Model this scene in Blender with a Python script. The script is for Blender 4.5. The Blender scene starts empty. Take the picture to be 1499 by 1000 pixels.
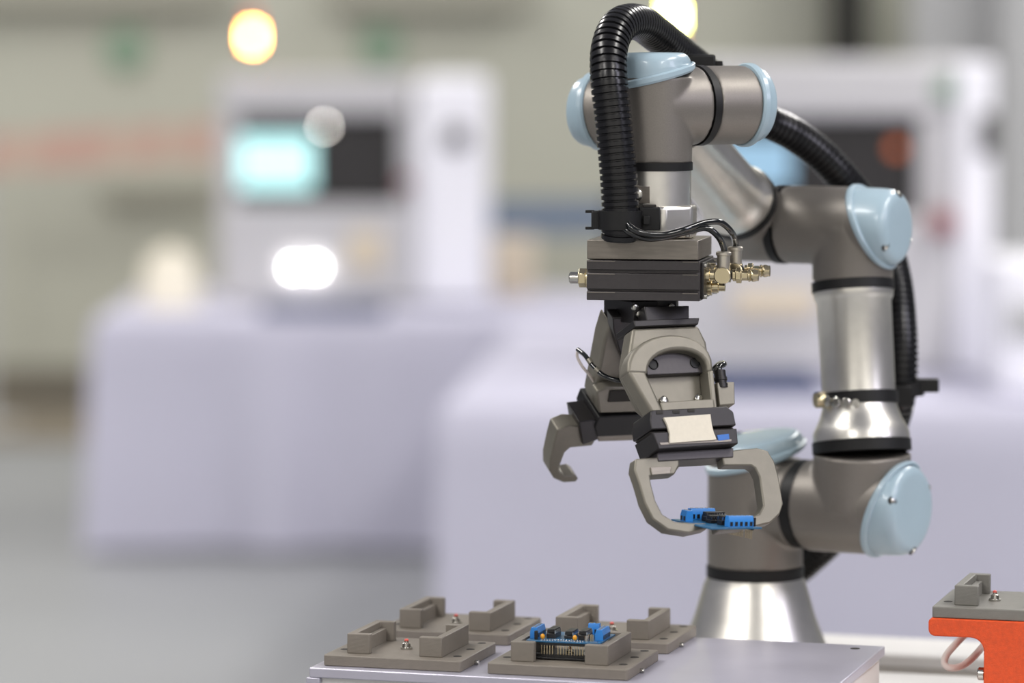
import bpy, math, random
from math import sin, cos, pi, radians as R
from mathutils import Vector as V, Matrix
random.seed(4)
C = bpy.context.scene.collection
SC = bpy.context.scene

# ---------------------------------------------------------------- camera
FPX = 5400.0
HC = 1.70
TH = math.atan(440 / FPX)
CAM = V((0, 0, HC))
cd = bpy.data.cameras.new('camera')
cam = bpy.data.objects.new('camera', cd); C.objects.link(cam)
cam.location = CAM
cam.rotation_euler = (pi / 2 - TH, 0, 0)
cd.sensor_width = 36
cd.lens = FPX * 36 / 1499
cd.clip_end = 100
cd.dof.use_dof = True
cd.dof.focus_distance = 3.345
cd.dof.aperture_fstop = 2.55
SC.camera = cam
SC.view_settings.view_transform = 'Standard'
SC.view_settings.look = 'None'
SC.view_settings.gamma = 1
SC.view_settings.exposure = 0.0
SC.view_settings.use_curve_mapping = False

# ---------------------------------------------------------------- light
w = bpy.data.worlds.new('world'); SC.world = w; w.use_nodes = True
bg = w.node_tree.nodes['Background']
bg.inputs[0].default_value = (0.86, 0.87, 1.0, 1)
bg.inputs[1].default_value = 0.22
def area(name, loc, target, sx, sy, power, col=(1, 1, 1)):
    l = bpy.data.lights.new(name, 'AREA'); l.shape = 'RECTANGLE'; l.size = sx; l.size_y = sy
    l.energy = power; l.color = col
    o = bpy.data.objects.new(name, l); C.objects.link(o)
    o.location = loc
    o.rotation_euler = (V(target) - V(loc)).to_track_quat('-Z', 'Y').to_euler()
    return o
for x in (-3.2, 3.4):
    for y in (-2.6, 2.6, 8.5, 14.5):  # row behind the camera is added to brighten the metal parts
        area('ceiling_lamp', (x, y, 5.6), (x, y, 0), 0.9, 3.2, 225, (1.0, 0.97, 0.93))
area('hall_lamp', (4.2, 1.0, 3.6), (0.2, 3.5, 1.3), 1.2, 1.6, 50, (0.86, 0.84, 1.0))
area('hall_lamp', (-4.0, 0.6, 3.8), (0.2, 3.5, 1.3), 1.2, 1.6, 24, (1.0, 0.95, 0.88))

# ---------------------------------------------------------------- helpers
FW = V((0, cos(TH), -sin(TH))); UP = V((0, sin(TH), cos(TH)))
def ray(px, py): return FW + V(((px - 749.5) / FPX, 0, 0)) + UP * ((500 - py) / FPX)
def P(px, py, Y):
    d = ray(px, py); return CAM + d * (Y / d.y)
def PZ(px, py, z):
    d = ray(px, py); return CAM + d * ((z - HC) / d.z)
def frame(o, x, y, z):
    m = Matrix.Identity(4)
    for i, a in enumerate((x, y, z)):
        a = V(a).normalized()
        m[0][i], m[1][i], m[2][i] = a
    m[0][3], m[1][3], m[2][3] = o
    return m
def axis_frame(o, a, up=V((0, 0, 1))):
    a = V(a).normalized(); up = V(up)
    if abs(a.dot(up)) > 0.97: up = V((0, -1, 0))
    x = (up - a * a.dot(up)).normalized(); y = a.cross(x)
    return frame(o, x, y, a)          # local x = «up» side, z = axis
I4 = Matrix.Identity(4)

class MB:
    def __init__(s): s.v = []; s.f = []
    def add(s, vs, fs, M=I4):
        n = len(s.v); s.v += [M @ V(p) for p in vs]; s.f += [tuple(i + n for i in f) for f in fs]; return s
    def box(s, c, d, M=I4):
        x, y, z = [k / 2 for k in d]; cx, cy, cz = c
        vs = [(cx + a * x, cy + b * y, cz + e * z) for a in (-1, 1) for b in (-1, 1) for e in (-1, 1)]
        return s.add(vs, [(0, 1, 3, 2), (4, 6, 7, 5), (0, 4, 5, 1), (2, 3, 7, 6), (0, 2, 6, 4), (1, 5, 7, 3)], M)
    def prism(s, poly, z0, z1, M=I4):
        n = len(poly)
        ar = sum(poly[i][0] * poly[(i + 1) % n][1] - poly[(i + 1) % n][0] * poly[i][1] for i in range(n))
        if ar < 0: poly = poly[::-1]
        vs = [(p[0], p[1], z0) for p in poly] + [(p[0], p[1], z1) for p in poly]
        fs = [tuple(range(n))[::-1], tuple(range(n, 2 * n))] + [(i, (i + 1) % n, n + (i + 1) % n, n + i) for i in range(n)]
        return s.add(vs, fs, M)
    def rev(s, prof, M=I4, n=48, phi=0, c0=True, c1=True):
        """prof: (axial, radius[, shear]) rings about local z; shear leans a ring"""
        vs = []; fs = []
        for p in prof:
            a, r = p[0], p[1]; sh = p[2] if len(p) > 2 else 0
            for k in range(n):
                t = 2 * pi * k / n
                vs.append((r * cos(t), r * sin(t), a + sh * cos(t - phi)))
        for i in range(len(prof) - 1):
            for k in range(n):
                k2 = (k + 1) % n
                fs.append((i * n + k, i * n + k2, (i + 1) * n + k2, (i + 1) * n + k))
        if c0: fs.append(tuple(range(n))[::-1])
        if c1: fs.append(tuple(range((len(prof) - 1) * n, len(prof) * n)))
        return s.add(vs, fs, M)
    def cyl(s, p0, p1, r, r1=None, n=32):
        p0, p1 = V(p0), V(p1); L = (p1 - p0).length
        return s.rev([(0, r), (L, r if r1 is None else r1)], axis_frame(p0, p1 - p0), n)
    def ball(s, c, r, n=16, sz=1.0):
        pr = [(-r * sz * cos(pi * i / 8), max(r * sin(pi * i / 8), 1e-5)) for i in range(9)]
        return s.rev(pr, Matrix.Translation(V(c)), n)
    def tube(s, path, r, n=16, rad=None):
        """sweep along dense path; rad(dist) gives ring radius"""
        pts = [V(p) for p in path]; T = []
        for i in range(len(pts)):
            T.append((pts[min(i + 1, len(pts) - 1)] - pts[max(i - 1, 0)]).normalized())
        up = V((0, 0, 1)) if abs(T[0].z) < .9 else V((0, -1, 0))
        x = (up - T[0] * T[0].dot(up)).normalized(); vs = []; fs = []
        for i, p in enumerate(pts):
            x = (x - T[i] * T[i].dot(x)).normalized(); y = T[i].cross(x)
            rr = r if rad is None else rad[i]
            for k in range(n):
                t = 2 * pi * k / n; vs.append(p + x * rr * cos(t) + y * rr * sin(t))
        for i in range(len(pts) - 1):
            for k in range(n):
                k2 = (k + 1) % n; fs.append((i * n + k, i * n + k2, (i + 1) * n + k2, (i + 1) * n + k))
        fs.append(tuple(range(n))[::-1]); fs.append(tuple(range((len(pts) - 1) * n, len(pts) * n)))
        return s.add(vs, fs)
    def build(s, name, m, parent=None, smooth=35, bevel=0, seg=2, remesh=0):
        c = V((0, 0, 0))
        lo = V([min(p[i] for p in s.v) for i in range(3)]); hi = V([max(p[i] for p in s.v) for i in range(3)])
        c = V(((lo.x + hi.x) / 2, (lo.y + hi.y) / 2, lo.z))
        me = bpy.data.meshes.new(name); me.from_pydata([p - c for p in s.v], [], s.f); me.update()
        me.materials.append(m)
        if smooth:
            me.polygons.foreach_set('use_smooth', [True] * len(me.polygons)); me.set_sharp_from_angle(angle=R(smooth))
        o = bpy.data.objects.new(name, me); C.objects.link(o)
        wp = V(parent['_w']) if parent else V((0, 0, 0))
        o.location = c - wp; o.parent = parent; o['_w'] = list(c)
        if remesh:
            md = o.modifiers.new('r', 'REMESH'); md.mode = 'VOXEL'; md.voxel_size = remesh; md.use_smooth_shade = True
            sm = o.modifiers.new('s', 'SMOOTH'); sm.iterations = 14; sm.factor = .5
        if bevel:
            b = o.modifiers.new('b', 'BEVEL'); b.width = bevel; b.segments = seg; b.limit_method = 'ANGLE'; b.angle_limit = R(40)
        return o
def thing(name, label, cat, loc, group=None):
    o = bpy.data.objects.new(name, None); C.objects.link(o); o.location = loc; o['_w'] = list(V(loc))
    o.empty_display_size = .05
    return tag(o, label, cat, group)
def tag(o, label, cat, group=None):
    o['label'] = label; o['category'] = cat
    if group: o['group'] = group
    return o
def struct(o): o['kind'] = 'structure'; return o
def copy_tree(o, parent=None):
    c = o.copy(); C.objects.link(c); c.parent = parent
    for ch in list(o.children): copy_tree(ch, c)
    return c
def spline(pts, step):
    """Catmull-Rom through pts, resampled at equal steps"""
    pts = [V(p) for p in pts]; q = [pts[0] * 2 - pts[1]] + pts + [pts[-1] * 2 - pts[-2]]; d = []
    for i in range(1, len(q) - 2):
        for k in range(24):
            t = k / 24; a, b, c, e = q[i - 1], q[i], q[i + 1], q[i + 2]
            d.append(.5 * ((2 * b) + (c - a) * t + (2 * a - 5 * b + 4 * c - e) * t * t + (3 * b - a - 3 * c + e) * t ** 3))
    d.append(pts[-1]); out = [d[0]]; acc = 0
    for i in range(1, len(d)):
        seg = (d[i] - d[i - 1]).length; pos = 0
        while acc + seg - pos >= step:
            pos += step - acc; acc = 0; out.append(d[i - 1].lerp(d[i], pos / seg))
        acc += seg - pos
    out.append(d[-1]) if (out[-1] - d[-1]).length > step * .3 else None
    return out

# ---------------------------------------------------------------- materials
def srgb(r, g, b):
    f = lambda c: ((c / 255 + .055) / 1.055) ** 2.4 if c > 10 else c / 255 / 12.92
    return (f(r), f(g), f(b), 1)
def mat(name, col, rough=.5, metal=0, noise=0, nscale=40, bump=0, bscale=200, lines=0, emit=0, spec=.5, coat=0, aniso=0, stretch=None, trans=0):
    m = bpy.data.materials.new(name); m.use_nodes = True; nt = m.node_tree; N = nt.nodes; L = nt.links
    b = N['Principled BSDF']; b.inputs['Base Color'].default_value = srgb(*col)
    b.inputs['Roughness'].default_value = rough; b.inputs['Metallic'].default_value = metal
    b.inputs['Specular IOR Level'].default_value = spec; b.inputs['Coat Weight'].default_value = coat
    if trans: b.inputs['Transmission Weight'].default_value = trans
    if emit:
        b.inputs['Emission Color'].default_value = srgb(*col); b.inputs['Emission Strength'].default_value = emit
    tc = N.new('ShaderNodeTexCoord')
    if noise:
        mp = N.new('ShaderNodeMapping'); L.new(tc.outputs['Object'], mp.inputs[0])
        if stretch: mp.inputs['Scale'].default_value = stretch
        n = N.new('ShaderNodeTexNoise'); n.inputs['Scale'].default_value = nscale; n.inputs['Detail'].default_value = 5
        L.new(mp.outputs[0], n.inputs['Vector'])
        rp = N.new('ShaderNodeValToRGB'); c = srgb(*col)
        rp.color_ramp.elements[0].position = .3; rp.color_ramp.elements[1].position = .7
        rp.color_ramp.elements[0].color = tuple(x * (1 - noise) for x in c[:3]) + (1,)
        rp.color_ramp.elements[1].color = tuple(min(1, x * (1 + noise)) for x in c[:3]) + (1,)
        L.new(n.outputs[0], rp.inputs[0]); L.new(rp.outputs[0], b.inputs['Base Color'])
    h = None
    if bump:
        n2 = N.new('ShaderNodeTexNoise'); n2.inputs['Scale'].default_value = bscale; n2.inputs['Detail'].default_value = 3
        L.new(tc.outputs['Object'], n2.inputs['Vector'])
        bp = N.new('ShaderNodeBump'); bp.inputs['Strength'].default_value = bump; bp.inputs['Distance'].default_value = .001
        L.new(n2.outputs[0], bp.inputs['Height']); L.new(bp.outputs[0], b.inputs['Normal']); h = bp
    if lines:                                    # printed layers: fine relief along z
        wv = N.new('ShaderNodeTexWave'); wv.bands_direction = 'Z'; wv.inputs['Scale'].default_value = lines
        wv.inputs['Distortion'].default_value = .4
        L.new(tc.outputs['Object'], wv.inputs['Vector'])
        b2 = N.new('ShaderNodeBump'); b2.inputs['Strength'].default_value = .35; b2.inputs['Distance'].default_value = .0004
        L.new(wv.outputs[0], b2.inputs['Height'])
        if h: L.new(h.outputs[0], b2.inputs['Normal'])
        L.new(b2.outputs[0], b.inputs['Normal'])
    return m
M = dict(
    housing=mat('cast_housing_grey', (126, 121, 115), .42, .55, .06, 900, .12, 2500),
    alu=mat('brushed_aluminium', (224, 221, 214), .34, 1, .05, 60, .05, 600),
    alu2=mat('machined_aluminium', (124, 120, 110), .5, .6, .05, 80, .05, 900),
    cap=mat('pale_blue_plastic', (155, 176, 188), .32, 0, .02, 30, .0, 1, coat=.25),
    rubber=mat('black_rubber', (17, 17, 18), .5, 0, spec=.35),
    hose=mat('black_hose_plastic', (19, 19, 21), .26, 0, spec=.45),
    black=mat('black_anodised', (44, 42, 43), .38, .5, .05, 300, .04, 900),
    darkgrey=mat('dark_anodised', (66, 63, 64), .36, .5, .05, 300, .04, 900),
    plate=mat('grey_anodised_plate', (128, 122, 114), .4, .6, .10, 50, .06, 700, stretch=(1, 1, 8)),
    steel=mat('steel', (190, 188, 182), .22, 1),
    nickel=mat('nickel_collar', (196, 190, 178), .32, .9),
    brass=mat('nickel_brass', (205, 192, 160), .22, 1),
    blacktube=mat('black_air_tube', (10, 13, 14), .12, 0, coat=.5),
    print=mat('grey_printed_plastic', (116, 109, 100), .5, 0, .05, 120, .15, 1200, lines=420),
    print2=mat('dark_grey_printed_plastic', (112, 110, 104), .5, 0, .05, 120, .15, 1200, lines=420),
    orange=mat('orange_printed_plastic', (208, 72, 16), .58, 0, .10, 260, .35, 900, lines=420),
    hole=mat('hole_dark', (40, 37, 34), .8),
    board=mat('blue_circuit_board', (38, 92, 130), .3, 0, .15, 300),
    terminal=mat('blue_terminal_plastic', (44, 124, 200), .35, 0, .04, 90),
    chip=mat('chip_black', (22, 22, 23), .35),
    gold=mat('gold_pin', (214, 196, 160), .25, 1),
    solder=mat('solder', (215, 220, 225), .22, 1),
    yellow=mat('yellow_capacitor', (216, 150, 30), .4),
    red=mat('red_plastic', (206, 92, 82), .4),
    label=mat('white_label', (206, 199, 184), .6, 0, .03, 300),
    bluelabel=mat('blue_label', (30, 96, 176), .5),
    traytop=mat('grey_coated_plate', (176, 174, 187), .34, .35, .07, 11, .03, 400),
    trayside=mat('white_coated_metal', (212, 210, 208), .4, .1, .02, 20),
    white=mat('white_painted_metal', (224, 224, 228), .4, 0, .02, 3),
    whiteb=mat('white_machine_panel', (246, 246, 254), .4, 0, .02, 3),
    greymach=mat('light_grey_machine_panel', (198, 197, 200), .45, 0, .02, 3),
    mdark=mat('dark_window', (40, 38, 40), .3, 0, .2, 3),
    cloth=mat('white_tablecloth', (194, 193, 210), .85, 0, .02, 4, .2, 300),
    clothtop=mat('white_tabletop', (232, 232, 238), .6, 0, .01, 4),
    wall=mat('beige_wall', (183, 184, 171), .8, 0, .04, .9),
    beam=mat('beige_grey_beam', (166, 165, 152), .8),
    wallbounce=mat('white_bounce_wall', (226, 224, 218), .8, 0, .03, 1),
    wallgrey=mat('grey_partition', (186, 187, 188), .7, 0, .02, 2),
    floor=mat('grey_hall_floor', (140, 142, 144), .5, 0, .05, .8),
    carpet=mat('brown_floor_mat', (122, 114, 100), .85, 0, .10, 2),
    basedark=mat('dark_skirting', (118, 113, 101), .7, 0, .05, 3),
    tape=mat('faded_red_barrier', (196, 162, 148), .7, 0, .04, 2),
    tapew=mat('pale_barrier_stripe', (198, 176, 160), .7, 0, .04, 2),
    belt=mat('blue_barrier_belt', (112, 128, 152), .7, 0, .04, 2),
    green=mat('dull_green_sign', (132, 158, 138), .6),
    column=mat('black_column', (28, 27, 22), .6),
    cream=mat('cream_plastic', (250, 243, 224), .5),
    peach=mat('cardboard_peach', (226, 212, 188), .7),
    redm=mat('emergency_red', (150, 84, 88), .4),
    bluebase=mat('slate_blue_mat', (66, 76, 108), .8, 0, spec=.2),
    ledamber=mat('lit_amber_lamp', (255, 168, 76), .4, emit=80),
    ledyellow=mat('lit_yellow_lamp', (238, 240, 120), .4, emit=60),
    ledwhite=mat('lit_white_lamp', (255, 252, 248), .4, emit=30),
    glint=mat('glowing_glint', (255, 250, 240), .4, emit=38),  # glow imitates a reflected highlight
    ledorange=mat('lit_orange_lamp', (200, 100, 45), .4, emit=.7),
    ledred=mat('red_lamp_glass', (226, 80, 50), .3, emit=.5),
    ledgreen=mat('green_lamp_glass', (120, 160, 112), .3),
    screen=mat('lit_cyan_screen', (190, 240, 240), .4, emit=.85),
    screen2=mat('lit_blue_screen', (140, 176, 200), .4, emit=.42),
    cablew=mat('white_cable', (216, 206, 200), .4),
)

# ---------------------------------------------------------------- setting
WY = 17.0
f = MB(); f.box((0, 9.5, -.05), (24, 29, .1)); struct(f.build('floor', M['floor'], smooth=0))
f = MB(); f.box((-.3, WY + .1, 3), (24, .2, 6)); struct(f.build('wall_back', M['wall'], smooth=0))
f = MB(); f.box((-.3, WY - .04, .10), (24, .08, .20)); struct(f.build('baseboard_back', M['basedark'], smooth=0, bevel=.01))
# brown floor mat strip by the wall
a, b = PZ(0, 650, 0).y, WY - .09
f = MB(); f.box((-2.5, (a + b) / 2, .006), (8, b - a, .012)); struct(f.build('trim_1', M['carpet'], smooth=0))
# black column and the grey partition on the right
def wallbox(px0, px1, py0, py1, Y, d):
    A = P(px0, py1, Y); B = P(px1, py0, Y); m = MB()
    m.box(((A.x + B.x) / 2, Y + d / 2, (A.z + B.z) / 2), (B.x - A.x, d, B.z - A.z)); return m
A = P(1220, 0, WY - .4); B = P(1272, 0, WY - .4)
f = MB(); f.box(((A.x + B.x) / 2, WY - .25, 1.5), (B.x - A.x, .3, 3.0)); struct(f.build('trim_2', M['column'], smooth=0, bevel=.01))
A = P(1335, 0, 16); f = MB(); f.box((A.x + 1.0, 16.05, 1.4), (2.0, .1, 2.8)); struct(f.build('wall_right', M['wallgrey'], smooth=0, bevel=.01))
A = P(1466, 0, 15.6); f = MB(); f.box((A.x + .5, 15.65, 1.4), (1.0, .1, 2.8)); struct(f.build('trim_3', M['wallgrey'], smooth=0, bevel=.02))
# wall beam patches along the top
wallbox(-60, 330, -40, 6, WY - .1, .1).build('trim_4', M['beam'], smooth=0)['kind'] = 'structure'
wallbox(480, 770, -40, 10, WY - .1, .1).build('trim_5', M['beam'], smooth=0)['kind'] = 'structure'
wallbox(150, 318, 266, 290, WY - .06, .06).build('trim_6', M['beam'], smooth=0)['kind'] = 'structure'

f = MB(); f.box((0, -5.1, 2.6), (20, .2, 5.2)); struct(f.build('wall_bounce', M['wallbounce'], smooth=0))  # unseen wall behind the camera, added so the metal reflects something bright
# round green signs
for px, py, lb in ((183, 73, 'round dull green sign on the beige wall, left of the amber signal lamp'),
                   (557, 68, 'round dull green sign on the beige wall between the two signal lamps')):
    c = P(px, py, WY - .03); t = thing('wall_sign', lb, 'sign', c, 'round green signs on the beige wall')
    MB().cyl(c + V((0, .03, 0)), c, .085).build('sign_disc', M['green'], t, bevel=.003)
    MB().rev([(0, .095), (.02, .095), (.02, .085), (0, .085)], axis_frame(c + V((0, .03, 0)), (0, -1, 0)), c0=False, c1=False).build('sign_rim', M['ledgreen'], t)
# red and white barrier band in front of the wall, and the blue belt
YB = 16.2
A = P(-30, 226, YB); B = P(335, 205, YB)
t = thing('barrier_tape', 'long faded red and white barrier band in front of the beige wall', 'barrier', V((A.x, YB, 0)))
n = 10
for k in range(n):
    p = A.lerp(B, k / n); q = A.lerp(B, (k + 1) / n); hh = .085; sl = .05
    m = MB(); m.prism([(p.x, p.z - hh), (q.x, q.z - hh), (q.x + sl, q.z + hh), (p.x + sl, p.z + hh)], 0, .01, frame((0, YB, 0), (1, 0, 0), (0, 0, 1), (0, -1, 0)))
    m.build('band', M['tape' if k % 2 == 0 or k == 3 else 'tapew'], t, smooth=0)
for p in (A + V((.02, .03, 0)), B + V((.1, .03, 0))):
    m = MB(); m.cyl((p.x, p.y, 0), (p.x, p.y, p.z + .09), .018); m.cyl((p.x, p.y, 0), (p.x, p.y, .02), .15); m.build('post', M['wallgrey'], t)
A = P(700, 318, YB); B = P(900, 313, YB)
t = thing('belt_barrier', 'slate blue barrier belt stretched in front of the wall behind the black hose', 'barrier', V((A.x, YB, 0)))
m = MB(); m.box(((A.x + B.x) / 2, YB, A.z), (B.x - A.x, .01, .15)); m.build('belt', M['belt'], t, smooth=0)
for p in (A, B):
    m = MB(); m.cyl((p.x, p.y, 0), (p.x, p.y, p.z + .09), .018); m.cyl((p.x, p.y, 0), (p.x, p.y, .02), .15); m.build('post', M['column'], t)

# ---------------------------------------------------------------- tables with cloths
def cloth_table(x0, x1, y0, y1, h, rot, label, clabel, folds=9, amp=.02, seed=1):
    rnd = random.Random(seed)
    o = V((x0, y0, 0)); Mx = Matrix.Translation(o) @ Matrix.Rotation(rot, 4, 'Z')
    W, D = x1 - x0, y1 - y0
    t = thing('demo_table', label, 'table', o)
    m = MB(); m.box((W / 2, D / 2, h - .02), (W - .06, D - .06, .03), Mx); m.build('table_top', M['white'], t, smooth=0)
    for a in (.16, W - .16):
        for b in (.16, D - .16):
            m = MB(); m.box((a, b, (h - .035) / 2), (.04, .04, h - .035), Mx); m.build('leg', M['darkgrey'], t, smooth=0)
    # cloth: flat top + wavy skirt all round
    c = MB(); per = []
    def side(ax, ay, bx, by, n):
        for i in range(n): per.append((ax + (bx - ax) * i / n, ay + (by - ay) * i / n))
    nx = int(W * 60); ny = int(D * 60)
    side(0, 0, W, 0, nx); side(W, 0, W, D, ny); side(W, D, 0, D, nx); side(0, D, 0, 0, ny)
    n = len(per); ph = [rnd.uniform(0, 6.28) for _ in range(4)]; vs = []; fs = []; lev = [h, h - .02, h - .12, h - .35, h * .25, .015]
    for j, z in enumerate(lev):
        k = max(0, j - 1) / (len(lev) - 2); 
        for i, (x, y) in enumerate(per):
            s = i / 60
            q = amp * k * (sin(s * folds + ph[0]) + .6 * sin(s * folds * 1.7 + ph[1]) + .35 * sin(s * folds * .43 + ph[2]))
            dx, dy = x - W / 2, y - D / 2
            nxn = (1 if dx > 0 else -1) if abs(abs(dx) - W / 2) < 1e-6 else 0
            nyn = (1 if dy > 0 else -1) if abs(abs(dy) - D / 2) < 1e-6 else 0
            out = .012 * (j > 0) + q + .004 * k
            vs.append((x + nxn * out, y + nyn * out, z))
    for j in range(len(lev) - 1):
        for i in range(n): i2 = (i + 1) % n; fs.append((j * n + i, (j + 1) * n + i, (j + 1) * n + i2, j * n + i2))
    fs.append(tuple(range(n)))
    c.add(vs, fs, Mx)
    o2 = c.build('tablecloth', M['cloth'], None, smooth=40)
    tag(o2, clabel, 'tablecloth')
    return t
HT = .78
A = P(142, 500, 12.2); B = P(1000, 500, 12.2)
cloth_table(A.x, B.x, 12.2, 13.7, HT, 0, 'rectangular demo table on the left, covered to the floor', 'white floor-length cloth in soft folds over the left table', 11, .034, 3)
A = P(650, 590, 9.3)
cloth_table(A.x, A.x + 2.6, 9.3, 11.95, HT, R(-4), 'large demo table behind the robot arm on the right', 'white floor-length cloth over the large table behind the robot arm', 3, .012, 7)
# ---------------------------------------------------------------- machines
def pbox(px0, px1, py0, py1, Y, d, m=None):
    A = P(px0, py1, Y); B = P(px1, py0, Y); m = m or MB()
    m.box(((A.x + B.x) / 2, Y + d / 2, (A.z + B.z) / 2), (B.x - A.x, d, B.z - A.z)); return m
def disc(px, py, Y, r, d=.01):
    c = P(px, py, Y); return MB().cyl(c, c + V((0, -d, 0)), r, n=24)
# left machine
Y1 = 12.85; ztop = HT + .004
t = thing('inspection_machine', 'white bench machine with cyan screen standing on the left table', 'machine', V((P(520, 0, Y1).x, Y1 + .3, ztop)))
bz = P(0, 0, Y1)
def ybase(Y): # pixel row of table top at depth Y
    return 60 + FPX * (HC - HT) / Y
yb = ybase(Y1) - 1.5
pbox(320, 600, 112, 168, Y1, .6).build('top_beam', M['greymach'], t, bevel=.012)
pbox(320, 348, 168, 300, Y1, .6).build('side_post', M['greymach'], t, bevel=.01)
pbox(584, 612, 168, 300, Y1, .6).build('side_post', M['greymach'], t, bevel=.01)
pbox(345, 587, 165, 303, Y1 + .06, .5).build('viewing_window', M['mdark'], t, bevel=.005)
pbox(320, 612, 300, yb, Y1 - .03, .6).build('lower_cabinet', M['greymach'], t, bevel=.02)
pbox(610, 716, 112, yb, Y1 - .06, .66).build('side_column', M['whiteb'], t, bevel=.03)
sc = pbox(350, 458, 200, 276, Y1 + .02, .02); so = sc.build('screen', M['screen'], t, bevel=.004)
pbox(346, 462, 196, 280, Y1 + .035, .02).build('screen_bezel', M['mdark'], so, bevel=.003)
disc(592, 268, Y1 - .005, .022, .03).build('emergency_button', M['redm'], t, bevel=.003)
disc(668, 201, Y1 - .058, .042, .03).build('knob', M['mdark'], t, bevel=.003)
disc(475, 185, Y1 + .062, .006, .02).build('glint_disc', M['glint'], t)  # small glowing disc standing in for a bright highlight
pbox(510, 560, 340, 395, Y1 - .045, .02).build('label_plate', M['peach'], t, bevel=.003)
def tower(cx, Y, z0, cols, r, hseg, parent, lamp=None):
    # base pole then stacked lamp segments
    m = MB(); m.cyl((cx, Y, z0), (cx, Y, z0 + .02), r * 1.2); m.cyl((cx, Y, z0), (cx, Y, z0 + hseg[0]), r * .5)
    b = m.build('signal_tower', M['wallgrey'], parent); z = z0 + hseg[0]
    for nm, mm in cols:
        MB().rev([(0, r), (.006, r * .93), (hseg[1] - .006, r * .93), (hseg[1], r)], Matrix.Translation((cx, Y, z)), 24).build(nm, mm, b); z += hseg[1]
c = P(370, 112, Y1 + .25)
Lz = (112 - 22) / FPX * Y1
tower(c.x, Y1 + .25, c.z - .002, (('green_lamp', M['ledgreen']), ('amber_lamp', M['ledamber']), ('red_lamp', M['ledred'])), .018, (.055, .058), t)
# inspection lamps on the left cabinet front
for px in (430, 462):
    c = P(px, 392, Y1 - .06); MB().rev([(0, .008), (.03, .011), (.032, .009)], axis_frame(c + V((0, .03, 0)), (0, -1, 0)), 20).build('work_lamp', M['ledwhite' if px == 430 else 'ledorange'] if False else M['ledwhite'], t)
A = P(375, 0, 12.22); B = P(560, 0, 12.22)
m = MB(); m.box(((A.x + B.x) / 2, 12.5, ztop + .008), (B.x - A.x, .44, .010))
tag(m.build('work_mat', M['bluebase'], None, bevel=.002), 'slate blue mat at the foot of the white machine on the left table', 'mat')
# cream bin on the left table
c = P(247, 0, 12.75); m = MB(); mm = Matrix.Translation((c.x, 12.75, HT + .002))
t = thing('cream_canister', 'cream canister standing at the left end of the left table', 'canister', V((c.x, 12.75, HT + .002)))
m.rev([(0, .105), (.10, .10), (.16, .085), (.17, .08)], mm, 32); m.build('canister_body', M['cream'], t, bevel=.004)
MB().rev([(.17, .083), (.185, .083), (.19, .03), (.205, .025), (.208, .01)], mm, 32).build('lid', M['cream'], t)
# peach carton on the far table
A = P(722, 410, 13.4); B = P(782, 345, 13.4)
t = thing('carton', 'pale cardboard carton beside the white column of the left machine', 'box', V(((A.x + B.x) / 2, 13.4, HT + .002)))
m = MB(); m.box(((A.x + B.x) / 2, 13.4, (HT + .002 + B.z) / 2), (B.x - A.x, .2, B.z - HT - .002)); m.build('carton_body', M['peach'], t, bevel=.003)
m = MB(); m.box(((A.x + B.x) / 2, 13.4, B.z + .003), (B.x - A.x + .01, .06, .004)); m.build('packing_tape', M['cream'], t, smooth=0)

# right machine
Y2 = 10.2; yb2 = 60 + FPX * (HC - HT) / Y2 - 1.5
t = thing('inspection_machine', 'large white bench machine with dark window behind the robot arm', 'machine', V((P(1200, 0, Y2).x, Y2 + .35, HT)))
pbox(930, 1400, 88, 172, Y2, .7).build('top_beam', M['greymach'], t, bevel=.02)
pbox(1345, 1400, 172, 318, Y2, .7).build('side_post', M['greymach'], t, bevel=.01)
pbox(930, 1010, 172, 318, Y2, .7).build('side_post', M['greymach'], t, bevel=.01)
pbox(1008, 1348, 168, 322, Y2 + .06, .6).build('viewing_window', M['mdark'], t, bevel=.005)
pbox(930, 1400, 318, yb2, Y2 - .03, .7).build('lower_cabinet', M['greymach'], t, bevel=.02)
pbox(1398, 1458, 88, yb2, Y2 - .05, .76).build('side_column', M['whiteb'], t, bevel=.02)
so = pbox(1040, 1160, 203, 275, Y2 + .01, .03).build('screen', M['screen2'], t, bevel=.004)
pbox(1034, 1166, 197, 281, Y2 + .03, .02).build('screen_bezel', M['mdark'], so, bevel=.003)
disc(1312, 217, Y2 + .055, .018, .02).build('indicator_lamp', M['ledorange'], t)
disc(1385, 130, Y2 - .001, .035, .008).build('round_badge', M['green'], t, bevel=.002)
disc(1376, 325, Y2 - .035, .035, .05).build('emergency_button', M['redm'], t, bevel=.004)
pbox(1432, 1456, 165, 228, Y2 - .06, .02).build('switch_panel', M['mdark'], t, bevel=.004)
pbox(1075, 1195, 425, 462, Y2 - .045, .02).build('label_plate', M['peach'], t, bevel=.003)
c = P(985, 88, Y2 + .3)
tower(c.x, Y2 + .3, c.z - .002, (('orange_lamp', M['ledred']), ('yellow_lamp', M['ledyellow']), ('red_lamp', M['ledred'])), .02, (.035, .062), t)
A = P(1000, 0, 9.55); B = P(1215, 0, 9.55)
m = MB(); m.box(((A.x + B.x) / 2, 9.82, HT + .012), (B.x - A.x, .58, .016))
tag(m.build('work_mat', M['bluebase'], None, bevel=.002), 'slate blue mat in front of the large machine behind the robot arm', 'mat')
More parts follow.
